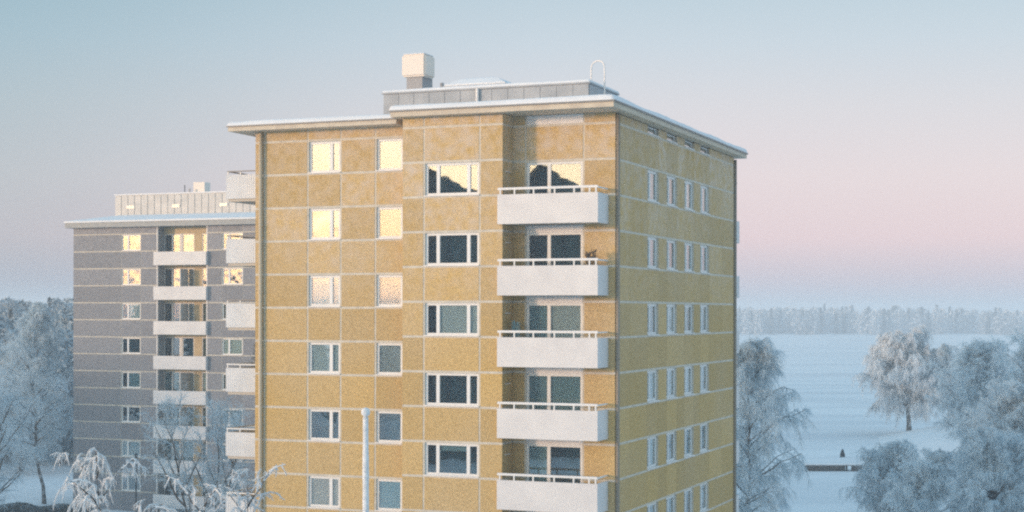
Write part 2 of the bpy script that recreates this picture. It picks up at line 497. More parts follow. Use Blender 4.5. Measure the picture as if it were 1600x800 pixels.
# cores behind the panels
box('core', -15.78, -4.47, .15, 19.2, 0, R0(7.7), 'core_dark', bld)
box('core', -4.469, -.45, .55, 19.2, 0, R0(7.7), 'core_dark', bld)
box('core', -8.48, -4.47, -.66, .14, 0, R0(7.7), 'core_dark', bld)
box('end_wall', -15.95, -15.79, -.13, 19.4, 0, R0(7.74), 'ochre', bld)
box('rear_wall', -15.78, -.17, 19.21, 19.4, 0, R0(7.74), 'ochre', bld)
box('side_wall', -8.65, -8.49, -.93, -.31, 0, R0(7.8), 'ochre', bld)
# left part of the front (plane y = -.3)
yC = -.3
lC = [R0(7.18 - 1.4 * k) for k in range(16)]
colsC = [(-15.95, -15.50, 'p'), (-15.50, -13.43, 'p'), (-13.43, -11.87, 'w'), (-11.87, -10.27, 'p'), (-10.27, -8.66, 'n')]
cells = facade(bld, 'front', yC, colsC, R0(7.74), lC, 0, 'ochre', lambda t, k: t in 'wn' and k % 2 == 1 and k < 16)
coverC = {('w', 1): None, ('n', 1): None, ('w', 3): 'curtain_cream', ('n', 3): None, ('w', 5): 'blind_pale', ('n', 5): 'curtain_cream',  # third-row blind and curtain added pale, standing in for bright sky reflection
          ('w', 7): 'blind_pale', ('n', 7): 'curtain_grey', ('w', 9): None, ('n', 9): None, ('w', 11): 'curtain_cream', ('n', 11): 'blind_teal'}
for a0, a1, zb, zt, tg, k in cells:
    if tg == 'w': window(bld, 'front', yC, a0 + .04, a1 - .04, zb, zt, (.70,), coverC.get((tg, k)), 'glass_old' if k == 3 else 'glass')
    else:
        window(bld, 'front', yC, a0 + .04, a0 + 1.22, zb, zt, (), coverC.get((tg, k)))
        face_box(bld, 'facade_panel', 'front', yC, a0 + 1.26, a1 - .04, 0, TH, zb, zt, 'ochre')
joint_grid(bld, 'front', yC, [(z, -15.95, -8.66) for z in lC], [(a, 0, R0(7.74)) for a in (-15.50, -13.43, -11.87, -10.27)])
# projecting middle bay (plane y = -1.1)
yA = -1.1
lA = [R0(7.42 - 1.4 * k) for k in range(17)]
cells = facade(bld, 'front', yA, [(-8.65, -7.70, 'p'), (-7.70, -5.27, 'w'), (-5.27, -4.30, 'p')], R0(7.82), lA, 0, 'ochre',
               lambda t, k: t == 'w' and k % 2 == 0 and 0 < k < 17)
coverA = {2: None, 4: None, 6: (None, 'blind_pale', 'blind_pale'), 8: None, 10: None}
for a0, a1, zb, zt, tg, k in cells:
    window(bld, 'front', yA, a0 + .04, a1 - .04, zb, zt, (.235, .80), coverA.get(k, 'blind_teal' if k > 10 else None))
    if k == 10: face_box(bld, 'blind', 'front', yA, -7.0, -5.8, .166, .18, zt - .32, zt - .06, 'blind_teal')
joint_grid(bld, 'front', yA, [(z, -8.65, -4.30) for z in lA], [(a, 0, R0(7.8)) for a in (-7.70, -5.27)])
# cheek of the balcony recess, facing right
facade(bld, 'right', -4.30, [(-.94, -.002, 'p')], R0(7.82), lA[:12], 0, 'ochre', lambda t, k: False, .012)
joint_grid(bld, 'right', -4.30, [(z, -.94, -.004) for z in lA[:12]], [])
# back of the recess (plane y = 0)
cells = facade(bld, 'front', 0, [(-4.30, -3.75, 'p'), (-3.75, -1.30, 'd'), (-1.30, 0, 'p')], R0(7.82), lA[:13], 0, 'ochre',
               lambda t, k: False, skip=lambda t, k: t == 'd' and k != 1)
joint_grid(bld, 'front', 0, [(z, -4.30, -3.75) for z in lA[:13]] + [(z, -1.30, -.002) for z in lA[:13]] + [(R0(6.02), -3.75, -1.30), (R0(7.42), -3.75, -1.30)],
           [(a, 0, R0(7.8)) for a in (-3.75, -1.30)])
face_box(bld, 'frieze_panel', 'front', 0, -3.71, -1.34, .004, TH, R0(7.47), R0(7.82), 'white_paint')
coverB = {0: None, 1: None, 2: ('blind_teal', 'blind_pale'), 3: ('blind_teal', 'blind_teal'), 4: ('blind_teal', None)}
for i in range(8):
    zt = R0(5.97 - 2.8 * i); zf = R0(3.62 - 2.8 * i)
    o = window(bld, 'front', 0, -3.71, -1.34, zf, zt, (.40,), coverB.get(i), name='balcony_door', depth=.05, fr=.10)
    box('door_panel', .10, .90, .07, .09, .1, .75, 'frame_white', o); box('door_panel', 1.01, 2.27, .06, .09, .1, .85, 'frame_white', o)
    if i < 7: face_box(bld, 'frieze_panel', 'front', 0, -3.71, -1.34, .004, TH, R0(3.17 - 2.8 * i - .0), R0(3.46 - 2.8 * i), 'white_paint')
# front balconies
def front_balcony(i):
    zs = R0(3.46 - 2.8 * i)
    b = box('balcony', -4.28, -.28, -1.20, -.004, zs + .02, zs + .17, 'soffit', bld)
    box('parapet', -4.43, -.27, -1.33, -1.24, zs, zs + 1.16, 'parapet_white', b)
    box('parapet', -.36, -.272, -1.239, -.01, zs + .002, zs + 1.158, 'parapet_white', b)
    box('parapet', -4.428, -4.34, -1.239, -1.12, zs + .002, zs + 1.158, 'parapet_white', b)
    mb = MB().box(-4.43, -.27, -1.31, -1.25, zs + 1.34, zs + 1.40).box(-.345, -.285, -1.249, -.02, zs + 1.342, zs + 1.398)
    link('handrail', mb.mesh('handrail', 'frame_white'), b)
    for x in (-4.32, -3.72, -2.92, -2.05, -1.25, -.62, -.36):
        box('rail_post', x - .028, x + .028, -1.30, -1.26, zs + 1.155, zs + 1.345, 'frame_white', b)
    box('snow_strip', -4.41, -.29, -1.32, -1.245, zs + 1.40, zs + 1.43, 'snow', b)
for i in range(8): front_balcony(i)
for i in range(8):     # small horizontal fitting on the recess cheek
    box('wall_bracket', -4.30, -4.26, -.80, -.30, R0(5.55 - 2.8 * i), R0(5.59 - 2.8 * i), 'white_paint', bld)
# right side (plane x = 0)
edges = [.17, 1.95, 4.38, 6.03, 7.26, 8.91, 10.14, 11.79, 12.90, 14.55, 17.0, 19.4]
colsR = [(edges[j], edges[j + 1], 'w' if j in (2, 4, 6, 8) else 'p') for j in range(len(edges) - 1)]
cells = facade(bld, 'right', 0, colsR, R0(7.80), lA[:14], 0, 'ochre', lambda t, k: t == 'w' and k % 2 == 0 and 0 <= k < 15, .008)
for a0, a1, zb, zt, tg, k in cells:
    if k == 0:     # attic windows under the eaves
        window(bld, 'right', 0, a0 + .1, a1 - .1, zb + .0, zt - .02, (), None, name='attic_window', fr=.05)
    else:
        window(bld, 'right', 0, a0 + .03, a1 - .03, zb, zt, (.34,), rnd.choice([None, 'blind_teal', 'curtain_grey', 'blind_pale']), fr=.11)
joint_grid(bld, 'right', 0, [(z, .17, 19.4) for z in lA[:14]], [(a, 0, R0(7.78)) for a in edges[1:-1]], vw=.009)
# rain pipes
def pipe(x, y, z0, z1, m, name='downpipe', r=.065):
    o = link(name, MB().tube([(x, y, z0), (x, y, z1)], r, 10).mesh(name, m, True), bld)
    for k in range(int((z1 - z0) / 2.8)):
        link('pipe_clip', MB().tube([(x, y, z1 - 1.2 - 2.8 * k), (x, y, z1 - 1.14 - 2.8 * k)], r + .018, 10).mesh('pipe_clip', m), o)
pipe(-15.62, yC - .13, 0, R0(7.62), 'pipe_beige', r=.085)
pipe(.10, .06, 0, R0(7.78), 'pipe_brown', r=.075)
pipe(.04, 19.5, 0, R0(7.7), 'pipe_brown', r=.09)
box('corner_trim', .003, .03, .30, .40, 0, R0(7.78), 'joint', bld)
# balconies on the left end, ribbed sheet parapets
def rib_sheet(w, h, m, pitch=.10, d=.009):
    V = []; n = int(w / pitch)
    for j in range(n + 1):
        x = w * j / n
        for dx, y in ((-.045, 0), (-.03, -d), (.03, -d), (.045, 0)): V.append((min(max(x + dx, 0), w), y))
    k = len(V); VV = [(x, y, 0) for x, y in V] + [(x, y, h) for x, y in V]
    F = [(j, j + 1, k + j + 1, k + j) for j in range(k - 1)]
    VV += [(0, .05, 0), (w, .05, 0), (0, .05, h), (w, .05, h)]; n0 = 2 * k
    F += [(n0 + 1, n0, n0 + 2, n0 + 3)]
    return pydata('ribbed_parapet', VV, F, m)
rib_end = rib_sheet(2.05, 1.04, 'rib_white'); rib_side = rib_sheet(3.6, 1.04, 'rib_white')
for i in range(8):
    zs = R0(4.92 - 2.8 * i)
    b = box('balcony', -17.95, -15.96, .78, 4.3, zs - .12, zs + .03, 'soffit', bld)
    o = link('ribbed_parapet', rib_end, b, (-18.02, .72, zs)); OFF[o.name] = Vector((0, 0, 0))
    o = link('ribbed_parapet', rib_side, b, (-18.02, 4.36, zs)); o.rotation_euler = (0, 0, -PI / 2)
    link('handrail', MB().box(-18.0, -15.97, .74, .79, zs + 1.17, zs + 1.22).box(-18.0, -17.95, .80, 4.3, zs + 1.17, zs + 1.22).mesh('handrail', 'frame_white' if i > 2 else 'gutter'), b)
    for x in (-17.98, -17.35, -16.1): box('rail_post', x, x + .05, .745, .785, zs + 1.03, zs + 1.175, 'frame_white', b)
box('end_pier', -16.6, -15.96, 4.4, 5.0, 0, R0(4.6), 'soffit', bld)
# rear balconies, seen end on past the right corner
for i in range(8):
    zs = R0(3.55 - 2.8 * i)
    b = box('balcony', -4.1, -.2, 19.41, 20.75, zs + .02, zs + .17, 'soffit', bld)
    box('parapet', -4.15, -.05, 20.76, 20.84, zs, zs + 1.12, 'parapet_white', b)
    box('parapet', -.13, -.05, 19.62, 20.755, zs + .002, zs + 1.118, 'parapet_white', b)
# roofs
rf = box('roof', -8.95, .45, -1.62, 20.3, R0(7.83), R0(8.06), 'fascia', bld)
link('gutter', MB().box(-9.0, .50, -1.68, -1.60, R0(8.03), R0(8.09)).box(.44, .52, -1.59, 20.35, R0(8.03), R0(8.09)).mesh('gutter', 'gutter'), rf)
snow_slab('roof_snow', -9.02, .50, -1.66, 20.33, R0(8.07), .24, rf, 1)
rl = box('roof', -16.85, -8.97, -1.05, 20.3, R0(7.63), R0(7.84), 'fascia', bld)
link('gutter', MB().box(-16.9, -8.98, -1.11, -1.03, R0(7.81), R0(7.86)).mesh('gutter', 'gutter'), rl)
snow_slab('roof_snow', -16.9, -8.96, -1.1, 20.33, R0(7.85), .20, rl, 2)
# rooftop plant room with seamed sheet cladding
pz0, pz1 = R0(8.15), R0(9.63)
ph = box('plant_room', -12.1, -2.5, 4.16, 8.1, pz0, pz1, 'sheet_grey', bld)
x = -12.1; k = 0
while x < -2.6:
    box('cladding_panel', x + .02, min(x + .76, -2.5) - .02, 4.125, 4.157, pz0 + .02, pz1 - .03, 'sheet_grey', ph); x += .74
y = 4.16
while y < 8.0:
    box('cladding_panel', -2.497, -2.465, y + .02, min(y + .76, 8.1) - .02, pz0 + .02, pz1 - .03, 'sheet_grey', ph); y += .74
box('coping', -12.16, -2.44, 4.10, 8.16, pz1, pz1 + .07, 'sheet_grey', ph)
snow_slab('roof_snow', -12.15, -2.45, 4.11, 8.15, pz1 + .07, .12, ph, 3, edge=.1)
link('overflow_pipe', MB().tube([(-7.55, 4.04, R0(8.2)), (-7.55, 4.04, pz1 + .02)], .07, 10).mesh('overflow_pipe', 'white_paint'), ph)
def vent_box():
    v = box('vent_duct', -11.47, -10.70, 5.2, 6.3, pz1 + .08, R0(10.52), 'duct_grey', bld)
    mb = MB(); b = .07
    x0, x1, y0, y1, z0, z1 = -11.65, -10.50, 5.05, 6.15, R0(10.5), R0(11.5)
    bm = bmesh.new(); bmesh.ops.create_cube(bm, size=1)
    for vv in bm.verts: vv.co = Vector((x0 + (vv.co.x + .5) * (x1 - x0), y0 + (vv.co.y + .5) * (y1 - y0), z0 + (vv.co.z + .5) * (z1 - z0)))
    bmesh.ops.bevel(bm, geom=bm.edges[:], offset=b, segments=2, affect='EDGES')
    me = bpy.data.meshes.new('cowl'); bm.to_mesh(me); bm.free(); me.materials.append(MATS['sheet_cream'])
    link('cowl', me, v)
    snow_slab('roof_snow', x0 + .05, x1 - .05, y0 + .05, y1 - .05, z1, .05, v, 5, .4, .05)
vent_box()
# roof light: shallow snow-capped pyramid
def skylight():
    cx, cy, hx, hy = -8.1, 6.2, 1.45, 1.2
    mb = MB(); z = [(1.0, pz1 + .1), (1.0, pz1 + .38), (.98, pz1 + .42), (.62, pz1 + .68), (.45, pz1 + .74), (0.01, pz1 + .77)]
    for s, zz in z:
        mb.V += [(cx + sx * hx * s, cy + sy * hy * s, zz) for sx, sy in ((-1, -1), (1, -1), (1, 1), (-1, 1))]
    for a in range(len(z) - 1):
        for j in range(4): mb.F.append((a * 4 + j, a * 4 + (j + 1) % 4, a * 4 + 4 + (j + 1) % 4, a * 4 + 4 + j))
    link('skylight', mb.mesh('skylight', 'snow'), bld)
    link('skylight_kerb', MB().box(cx - hx - .05, cx + hx + .05, cy - hy - .05, cy + hy + .05, pz1 + .08, pz1 + .34).mesh('skylight_kerb', 'sheet_grey'), bld)
skylight()
v = link('vent_pipe', MB().tube([(-10.0, 5.8, pz1), (-10.0, 5.8, pz1 + .62)], .09, 10).mesh('vent_pipe', 'duct_grey', True), bld)
link('vent_hood', MB().lathe([(.0, pz1 + .52), (.30, pz1 + .42), (.30, pz1 + .36), (.0, pz1 + .36)], 12, (-9.6, 5.8)).mesh('vent_hood', 'sheet_grey'), v)
link('vent_pipe', MB().tube([(-12.9, 3.0, R0(8.0)), (-12.9, 3.0, R0(8.55))], .05, 8).tube([(-12.9, 3.0, R0(8.50)), (-12.9, 3.0, R0(8.60))], .10, 8).mesh('vent_pipe', 'duct_grey', True), bld)
hoop = [(-2.36, 4.7, R0(8.1)), (-2.36, 4.7, pz1 + .6)] + [(-2.36, 5.0 + .3 * -math.cos(a), pz1 + .75 + .3 * math.sin(a)) for a in np.linspace(.3, PI - .3, 9)] + [(-2.36, 5.3, pz1 + .6), (-2.36, 5.3, R0(8.1))]
hoop = [(x - (y - 5.0) * 1.1, 4.9 + (y - 5.0) * .3, z) for x, y, z in hoop]
lad = link('roof_ladder', MB().tube(hoop, .035, 8).mesh('roof_ladder', 'white_paint', True), bld)

# ------------------------------------------------------------------ grey apartment building
gb = tag(empty('apartment_building', (-28.494, 129.0, 0), RZ),
         'grey panel apartment block with recessed balconies and golden upper windows', 'building')
box('core', -8.3, 13.6, 1.5, 13.8, 0, R0(6.8), 'core_dark', gb)
box('core', -8.3, -.5, .5, 1.49, 0, R0(6.8), 'core_dark', gb)
box('core', 4.7, 13.6, .5, 1.49, 0, R0(6.8), 'core_dark', gb)
box('end_wall', -8.46, -8.30, .17, 14, 0, R0(6.88), 'grey_render', gb)
box('end_wall', 13.62, 13.78, .17, 14, 0, R0(6.88), 'grey_render', gb)
box('rear_wall', -8.29, 13.6, 13.81, 13.97, 0, R0(6.88), 'grey_render', gb)
lG = [R0(6.33 - 1.4 * k) for k in range(16)]
for cols in ([(-8.46, -3.76, 'p'), (-3.76, -1.86, 'w'), (-1.86, -.33, 'p')], [(4.45, 5.79, 'p'), (5.79, 7.72, 'w'), (7.72, 13.78, 'p')]):
    cells = facade(gb, 'front', 0, cols, R0(6.88), lG, 0, 'grey_render', lambda t, k: t == 'w' and k % 2 == 1 and k < 16, .02)
    for a0, a1, zb, zt, tg, k in cells:
        left = a0 < 0
        cov = {1: None, 3: None, 5: (None, 'blind_pale') if left else None, 7: None if left else 'blind_pale', 9: (None, 'blind_teal'), 11: None,
               13: 'blind_teal' if left else None, 15: None}.get(k)
        window(gb, 'front', 0, a0 + .03, a1 - .03, zb, zt, (.33,), cov, 'glass_old' if k in (1, 3) else 'glass', fr=.09)
    joint_grid(gb, 'front', 0, [(z, cols[0][0], cols[-1][1]) for z in lG], [(c[0], 0, R0(6.86)) for c in cols[1:]], 'joint', .045, .022)
# loggia shaft
box('loggia_wall', -.50, -.33, .17, 1.48, 0, R0(6.88), 'sheet_grey', gb)
box('loggia_wall', 4.45, 4.62, .17, 1.48, 0, R0(6.88), 'sheet_grey', gb)
box('loggia_trim', -.33, -.24, .0, .16, 0, R0(6.88), 'white_paint', gb)
box('loggia_trim', 4.36, 4.45, .0, .16, 0, R0(6.88), 'white_paint', gb)
for i in range(8):
    zt, zf = R0(6.33 - 2.8 * i), R0(3.95 - 2.8 * i)
    y = 1.05
    box('loggia_back', -.32, 4.44, y, y + .12, zt, zf + 2.93, 'cream_wall', gb)
    box('loggia_back', 1.22, 1.42, y, y + .12, zf, zt - .002, 'white_paint', gb)
    box('loggia_back', 2.55, 3.28, y, y + .12, zf, zt - .002, 'cream_wall', gb)
    box('loggia_back', 4.30, 4.44, y, y + .12, zf, zt - .002, 'white_paint', gb)
    for a0, a1, sp, cv in ((-.32, 1.22, (.52,), [(None, None), (None, 'curtain_cream'), None, None, ('blind_teal', 'blind_teal'), 'blind_teal', 'blind_teal', None][i]),
                           (1.42, 2.55, (), ['curtain_cream', 'curtain_cream', 'curtain_grey', None, 'curtain_cream', 'curtain_grey', 'blind_teal', None][i]),
                           (3.28, 4.30, (), [None, None, None, None, 'blind_pale', None, None, 'blind_teal'][i])):
        window(gb, 'front', y, a0 + .005, a1 - .005, zf, zt - .004, sp, cv, 'glass_old' if i < 2 else 'glass', name='loggia_window', depth=.02, fr=.07)
    s = R0(3.76 - 2.8 * i)
    b = box('balcony', -.23, 4.35, -.2, 1.04, s + .03, s + .19, 'soffit', gb)
    box('parapet', -.42, 4.52, -.32, -.21, s, s + 1.08, 'parapet_white', b)
    box('parapet', 4.43, 4.518, -.209, -.005, s + .002, s + 1.07, 'parapet_white', b)
    box('parapet', -.418, -.33, -.209, -.005, s + .002, s + 1.07, 'parapet_white', b)
    box('party_screen', 1.95, 2.01, -.1, 1.03, s + .2, s + 2.5, 'sheet_white', b) if i in (1, 2, 4, 5) else None
rg = box('roof', -8.95, 14.2, -.5, 14.5, R0(6.90), R0(7.30), 'fascia_grey', gb)
# low hipped snow field on the roof
def hip_snow():
    z0, z1 = R0(7.31), R0(8.15)
    V = [(-9.0, -.55, z0), (14.25, -.55, z0), (14.25, 14.55, z0), (-9.0, 14.55, z0), (-9.0, -.55, z0 + .14), (14.25, -.55, z0 + .14), (14.25, 14.55, z0 + .14), (-9.0, 14.55, z0 + .14),
         (-6.5, 3.6, z1), (11, 3.6, z1), (11, 11, z1), (-6.5, 11, z1)]
    F = [(0, 1, 5, 4), (1, 2, 6, 5), (2, 3, 7, 6), (3, 0, 4, 7), (4, 5, 9, 8), (5, 6, 10, 9), (6, 7, 11, 10), (7, 4, 8, 11), (8, 9, 10, 11)]
    link('roof_snow', pydata('roof_snow', V, F, 'snow'), rg)
hip_snow()
pg = box('plant_room', -7.2, 11.5, 4.0, 10.5, R0(7.8), R0(9.85), 'sheet_white', gb)
x = -7.2
while x < 11.3:
    box('cladding_panel', x + .03, x + .62, 3.955, 3.996, R0(7.85), R0(9.80), 'sheet_white', pg); x += .66
box('coping', -7.26, 11.56, 3.93, 10.56, R0(9.85), R0(9.95), 'snow', pg)
for a in (-5.6, -1.1, 3.5):
    hw = .38
    f = link('roof_window', MB().box(a - hw, a + hw, 3.90, 3.954, R0(8.70), R0(8.98)).mesh('roof_window', 'frame_white'), pg)
    box('pane', a - hw + .05, a + hw - .05, 3.885, 3.899, R0(8.74), R0(8.94), 'glass', f)
cw = box('vent_cowl', -.75, .35, 6.0, 6.9, R0(9.96), R0(10.95), 'sheet_cream', gb)
link('antenna', MB().tube([(-1.6, 6, R0(9.9)), (-1.6, 6, R0(10.75))], .04, 6).mesh('antenna', 'dark_iron'), gb)
link('vent_pipe', MB().tube([(2.6, 6, R0(9.9)), (2.6, 6, R0(10.7))], .09, 8).mesh('vent_pipe', 'duct_grey'), gb)
box('vent_pipe', -.9, -.78, 5.5, 5.62, R0(9.9), R0(10.4), 'duct_grey', gb)

# ------------------------------------------------------------------ dark gabled tower behind the camera (mirrored in the windows)
e_ = Vector((.688, -.727, 0)); n_ = Vector((-.727, -.688, 0)); c_ = Vector((-82.0, -12.7, 0))
tw = tag(empty('gabled_house', c_), 'dark gabled house mirrored in the top bay window of the yellow block', 'building')
prof = [(-2.9, 0), (-2.9, R0(13.6)), (-1.5, R0(16.0)), (4.6, R0(12.9)), (7.4, R0(12.6)), (10.6, R0(16.4)), (15.3, R0(14.0)), (19, R0(12.2)), (19, 0)]
V = [tuple(e_ * q + Vector((0, 0, z))) for q, z in prof] + [tuple(e_ * q + n_ * 14 + Vector((0, 0, z))) for q, z in prof]
n = len(prof)
F = [tuple(range(n))[::-1], tuple(range(n, 2 * n))] + [(j, j + 1, n + j + 1, n + j) for j in range(n - 1)]
link('wall', pydata('wall', V, F, 'tower_wall'), tw)
for i, (j0, j1) in enumerate(((2, 3), (3, 4), (4, 5), (5, 6), (6, 7))):
    a, b = prof[j0], prof[j1]
    U = [e_ * a[0] + Vector((0, 0, a[1] + .02)), e_ * b[0] + Vector((0, 0, b[1] + .02))]
    Vv = [p + n_ * d + Vector((0, 0, h)) for p in U for d in (-.5, 14.5) for h in (0, .15)]
    link('roof_slope', pydata('roof_slope', [tuple(p) for p in Vv], BOXF, 'tower_roof'), tw)

# ------------------------------------------------------------------ trees
def tubes_np(tubes, sides):
    Vs, Qs, n0 = [], [], 0
    ang = np.linspace(0, 2 * PI, sides, endpoint=False)
    for P, R in tubes:
        k = len(P)
        T = np.gradient(P, axis=0); T /= np.linalg.norm(T, axis=1, keepdims=True) + 1e-9
        ref = np.array([1., 0, 0]) if abs(T[0, 0]) < .8 else np.array([0, 1., 0])
        A = np.cross(T, ref); A /= np.linalg.norm(A, axis=1, keepdims=True) + 1e-9
        B = np.cross(T, A)
        V = P[:, None] + (A[:, None] * np.cos(ang)[None, :, None] + B[:, None] * np.sin(ang)[None, :, None]) * R[:, None, None]
        Vs.append(V.reshape(-1, 3))
        i = np.arange(k * sides).reshape(k, sides) + n0
        j = np.roll(i, -1, 1)
        Qs.append(np.stack([i[:-1], j[:-1], j[1:], i[1:]], -1).reshape(-1, 4))
        n0 += k * sides
    return np.concatenate(Vs), np.concatenate(Qs)

def ribbons_np(rng, P, D, L, W, droop):
    """short frosted twigs: two quads each, bending down"""
    n = len(P)
    rv = rng.standard_normal((n, 3)); S = np.cross(D, rv); S /= np.linalg.norm(S, axis=1, keepdims=True) + 1e-9
    mid = P + D * (L * .5)[:, None]; mid[:, 2] -= droop * L * .12
    tip = P + D * L[:, None]; tip[:, 2] -= droop * L * .5
    w = W[:, None]
    V = np.stack([P - S * w * .5, P + S * w * .5, mid - S * w * .55, mid + S * w * .55, tip - S * w * .25, tip + S * w * .25], 1).reshape(-1, 3)
    b = np.arange(n)[:, None] * 6
    Q = np.concatenate([b + np.array([[0, 1, 3, 2]]), b + np.array([[2, 3, 5, 4]])])
    return V, Q

def unit(v): return v / (np.linalg.norm(v) + 1e-9)
def grow(seed, h, R, cb, n1, n2, n3, nr, rise=(.9, .25), bend=-.25, droop=.5, rl=.5, rw=.03, r0=.16, prof=None, l2=.42, l3=.9, lean=0., stems=1):
    """skeleton of a tree -> (trunk and limbs, fine branches, twigs)"""
    rng = np.random.default_rng(seed)
    thick, fine = [], []
    tp, td = [], []
    prof = prof or (lambda x: math.sin(PI * min(1, x * .82 + .18)) ** .8)
    for st in range(stems):
        az0 = rng.uniform(0, 2 * PI); sp = 0 if stems == 1 else .22 + .2 * rng.random()
        hh = h * (1 - .18 * rng.random() * (stems > 1))
        z = np.linspace(0, hh, 12)
        wob = np.cumsum(rng.standard_normal((12, 2)) * .012 * h, 0); wob -= wob[0]
        TP = np.stack([wob[:, 0] + math.cos(az0) * sp * z * .8 + lean * z, wob[:, 1] + math.sin(az0) * sp * z * .8, z], 1)
        tr = r0 * (1 - .93 * np.linspace(0, 1, 12) ** .9) / (1 if stems == 1 else 1.5)
        tr[0] *= 1.25
        thick.append((TP, tr))
        for i in range(n1 // stems):
            x = (i + rng.random()) / (n1 // stems)
            t = cb + (1 - cb) * x
            f = t * 11; a = int(min(f, 10)); p = TP[a] + (TP[a + 1] - TP[a]) * (f - a)
            az = i * 2.399 + rng.uniform(-.5, .5)
            L = R * prof(x) * rng.uniform(.75, 1.15) + .25
            e0 = rise[1] + (rise[0] - rise[1]) * x + rng.uniform(-.15, .15)
            s = np.linspace(0, 1, 7)
            el_ = e0 + bend * s * 2 * (1 - .5 * x)
            st_ = np.stack([np.cos(el_) * math.cos(az), np.cos(el_) * math.sin(az), np.sin(el_)], 1) * (L / 6)
            st_ += rng.standard_normal((7, 3)) * L * .02
            LP = p + np.concatenate([[np.zeros(3)], np.cumsum(st_[:-1], 0)])
            rb = max(.02, r0 * .42 * (1 - .75 * t) * (L / R + .3))
            thick.append((LP, rb * (1 - .85 * s) + .006))
            for j in range(n2):
                s2 = .18 + .82 * (j + rng.random()) / n2
                f2 = s2 * 6; b = int(min(f2, 5)); q = LP[b] + (LP[b + 1] - LP[b]) * (f2 - b)
                tg = unit(LP[b + 1] - LP[b])
                d = unit(tg + rng.standard_normal(3) * .75 + np.array([0, 0, .15]))
                L2 = (l2 * L * (1 - .55 * s2) + .25) * rng.uniform(.6, 1.2)
                ss = np.linspace(0, 1, 5)
                BP = q + d[None] * (ss * L2)[:, None]
                BP[:, 2] -= droop * L2 * .45 * ss ** 2
                BP[1:] += rng.standard_normal((4, 3)) * L2 * .035
                fine.append((BP, (.018 + .010 * L2) * (1 - .7 * ss)))
                for k in range(n3):
                    s3 = .1 + .9 * (k + rng.random()) / n3
                    f3 = s3 * 4; c = int(min(f3, 3)); u = BP[c] + (BP[c + 1] - BP[c]) * (f3 - c)
                    d3 = unit(unit(BP[c + 1] - BP[c]) * .8 + rng.standard_normal(3) * .7 - np.array([0, 0, droop * .35]))
                    L3 = l3 * rng.uniform(.4, 1.1) * (.5 + .5 * min(1, L2))
                    ss3 = np.array([0, .5, 1.])
                    SP = u + d3[None] * (ss3 * L3)[:, None]; SP[:, 2] -= droop * L3 * .6 * ss3 ** 2
                    fine.append((SP, np.array([.016, .012, .006])))
                    m = rng.random(nr)
                    pp = np.where(m[:, None] < .5, SP[0] + (SP[1] - SP[0]) * (2 * m)[:, None], SP[1] + (SP[2] - SP[1]) * (2 * m - 1)[:, None])
                    tp.append(pp); td.append(np.repeat((unit(SP[2] - SP[0]) * .7)[None], nr, 0))
    P = np.concatenate(tp); D = np.concatenate(td) + rng.standard_normal(P.shape) * .55
    D[:, 2] -= droop * .35
    D /= np.linalg.norm(D, axis=1, keepdims=True)
    n = len(P)
    return thick, fine, (P, D, rl * rng.uniform(.5, 1.3, n), rw * rng.uniform(.6, 1.3, n), droop, rng)

def tree_meshes(name, twig_mat='frost_twig', fine_r=1.0, **kw):
    thick, fine, (P, D, L, W, dr, rng) = grow(**kw)
    V, Q = tubes_np(thick, 6)
    trunk = np_mesh(name + '_trunk', V, Q, ['bark'], True)
    fine = [(p, r * fine_r) for p, r in fine]
    V1, Q1 = tubes_np(fine, 3)
    V2, Q2 = ribbons_np(rng, P, D, L, W, dr)
    crown = np_mesh(name + '_crown', np.concatenate([V1, V2]), np.concatenate([Q1, Q2 + len(V1)]), [twig_mat], False)
    return trunk, crown

T = {}
T['birch'] = tree_meshes('birch', seed=3, h=16.5, R=3.3, cb=.22, n1=46, n2=8, n3=6, nr=14, rise=(1.15, .55), bend=-.22, droop=.75, rl=.42, rw=.019, r0=.17, l2=.40)
T['birch_b'] = tree_meshes('birch_b', seed=11, h=15, R=3.8, cb=.18, n1=48, n2=8, n3=6, nr=14, rise=(1.1, .6), bend=-.25, droop=.8, rl=.45, rw=.022, r0=.17, l2=.42)
T['willow'] = tree_meshes('willow', 'frost_white', seed=7, h=13.0, R=6.6, cb=.26, n1=60, n2=9, n3=7, nr=20, rise=(1.2, .45), bend=-.30, droop=1.15, rl=.55, rw=.050, r0=.36, l2=.42, l3=1.1,
                          prof=lambda x: math.sin(PI * min(1, x * .75 + .28)) ** .55)
T['broad'] = tree_meshes('broad', seed=19, h=11.5, R=5.2, cb=.14, n1=56, n2=9, n3=7, nr=15, rise=(1.25, .5), bend=-.12, droop=.5, rl=.45, rw=.030, r0=.24, l2=.44, l3=1.0,
                         prof=lambda x: math.sin(PI * min(1, x * .75 + .25)) ** .6)
T['broad_b'] = tree_meshes('broad_b', seed=23, h=9.5, R=4.4, cb=.10, n1=46, n2=9, n3=7, nr=15, rise=(1.3, .45), bend=-.15, droop=.7, rl=.45, rw=.030, r0=.20, l2=.46, l3=.9, stems=2,
                           prof=lambda x: math.sin(PI * min(1, x * .75 + .25)) ** .6)
T['bare'] = tree_meshes('bare', seed=31, h=10.6, R=3.8, cb=.16, n1=39, n2=8, n3=5, nr=6, rise=(1.3, .85), bend=.02, droop=.2, rl=.32, rw=.014, r0=.17, l2=.45, l3=.8, stems=3)
T['curly'] = tree_meshes('curly', 'frost_thick', 1.6, seed=41, h=12.4, R=2.5, cb=.55, n1=18, n2=6, n3=5, nr=5, rise=(1.0, .3), bend=-.45, droop=1.2, rl=.10, rw=.016, r0=.11, l2=.42, l3=.40,
                         prof=lambda x: .35 + .65 * (1 - x) ** .7)
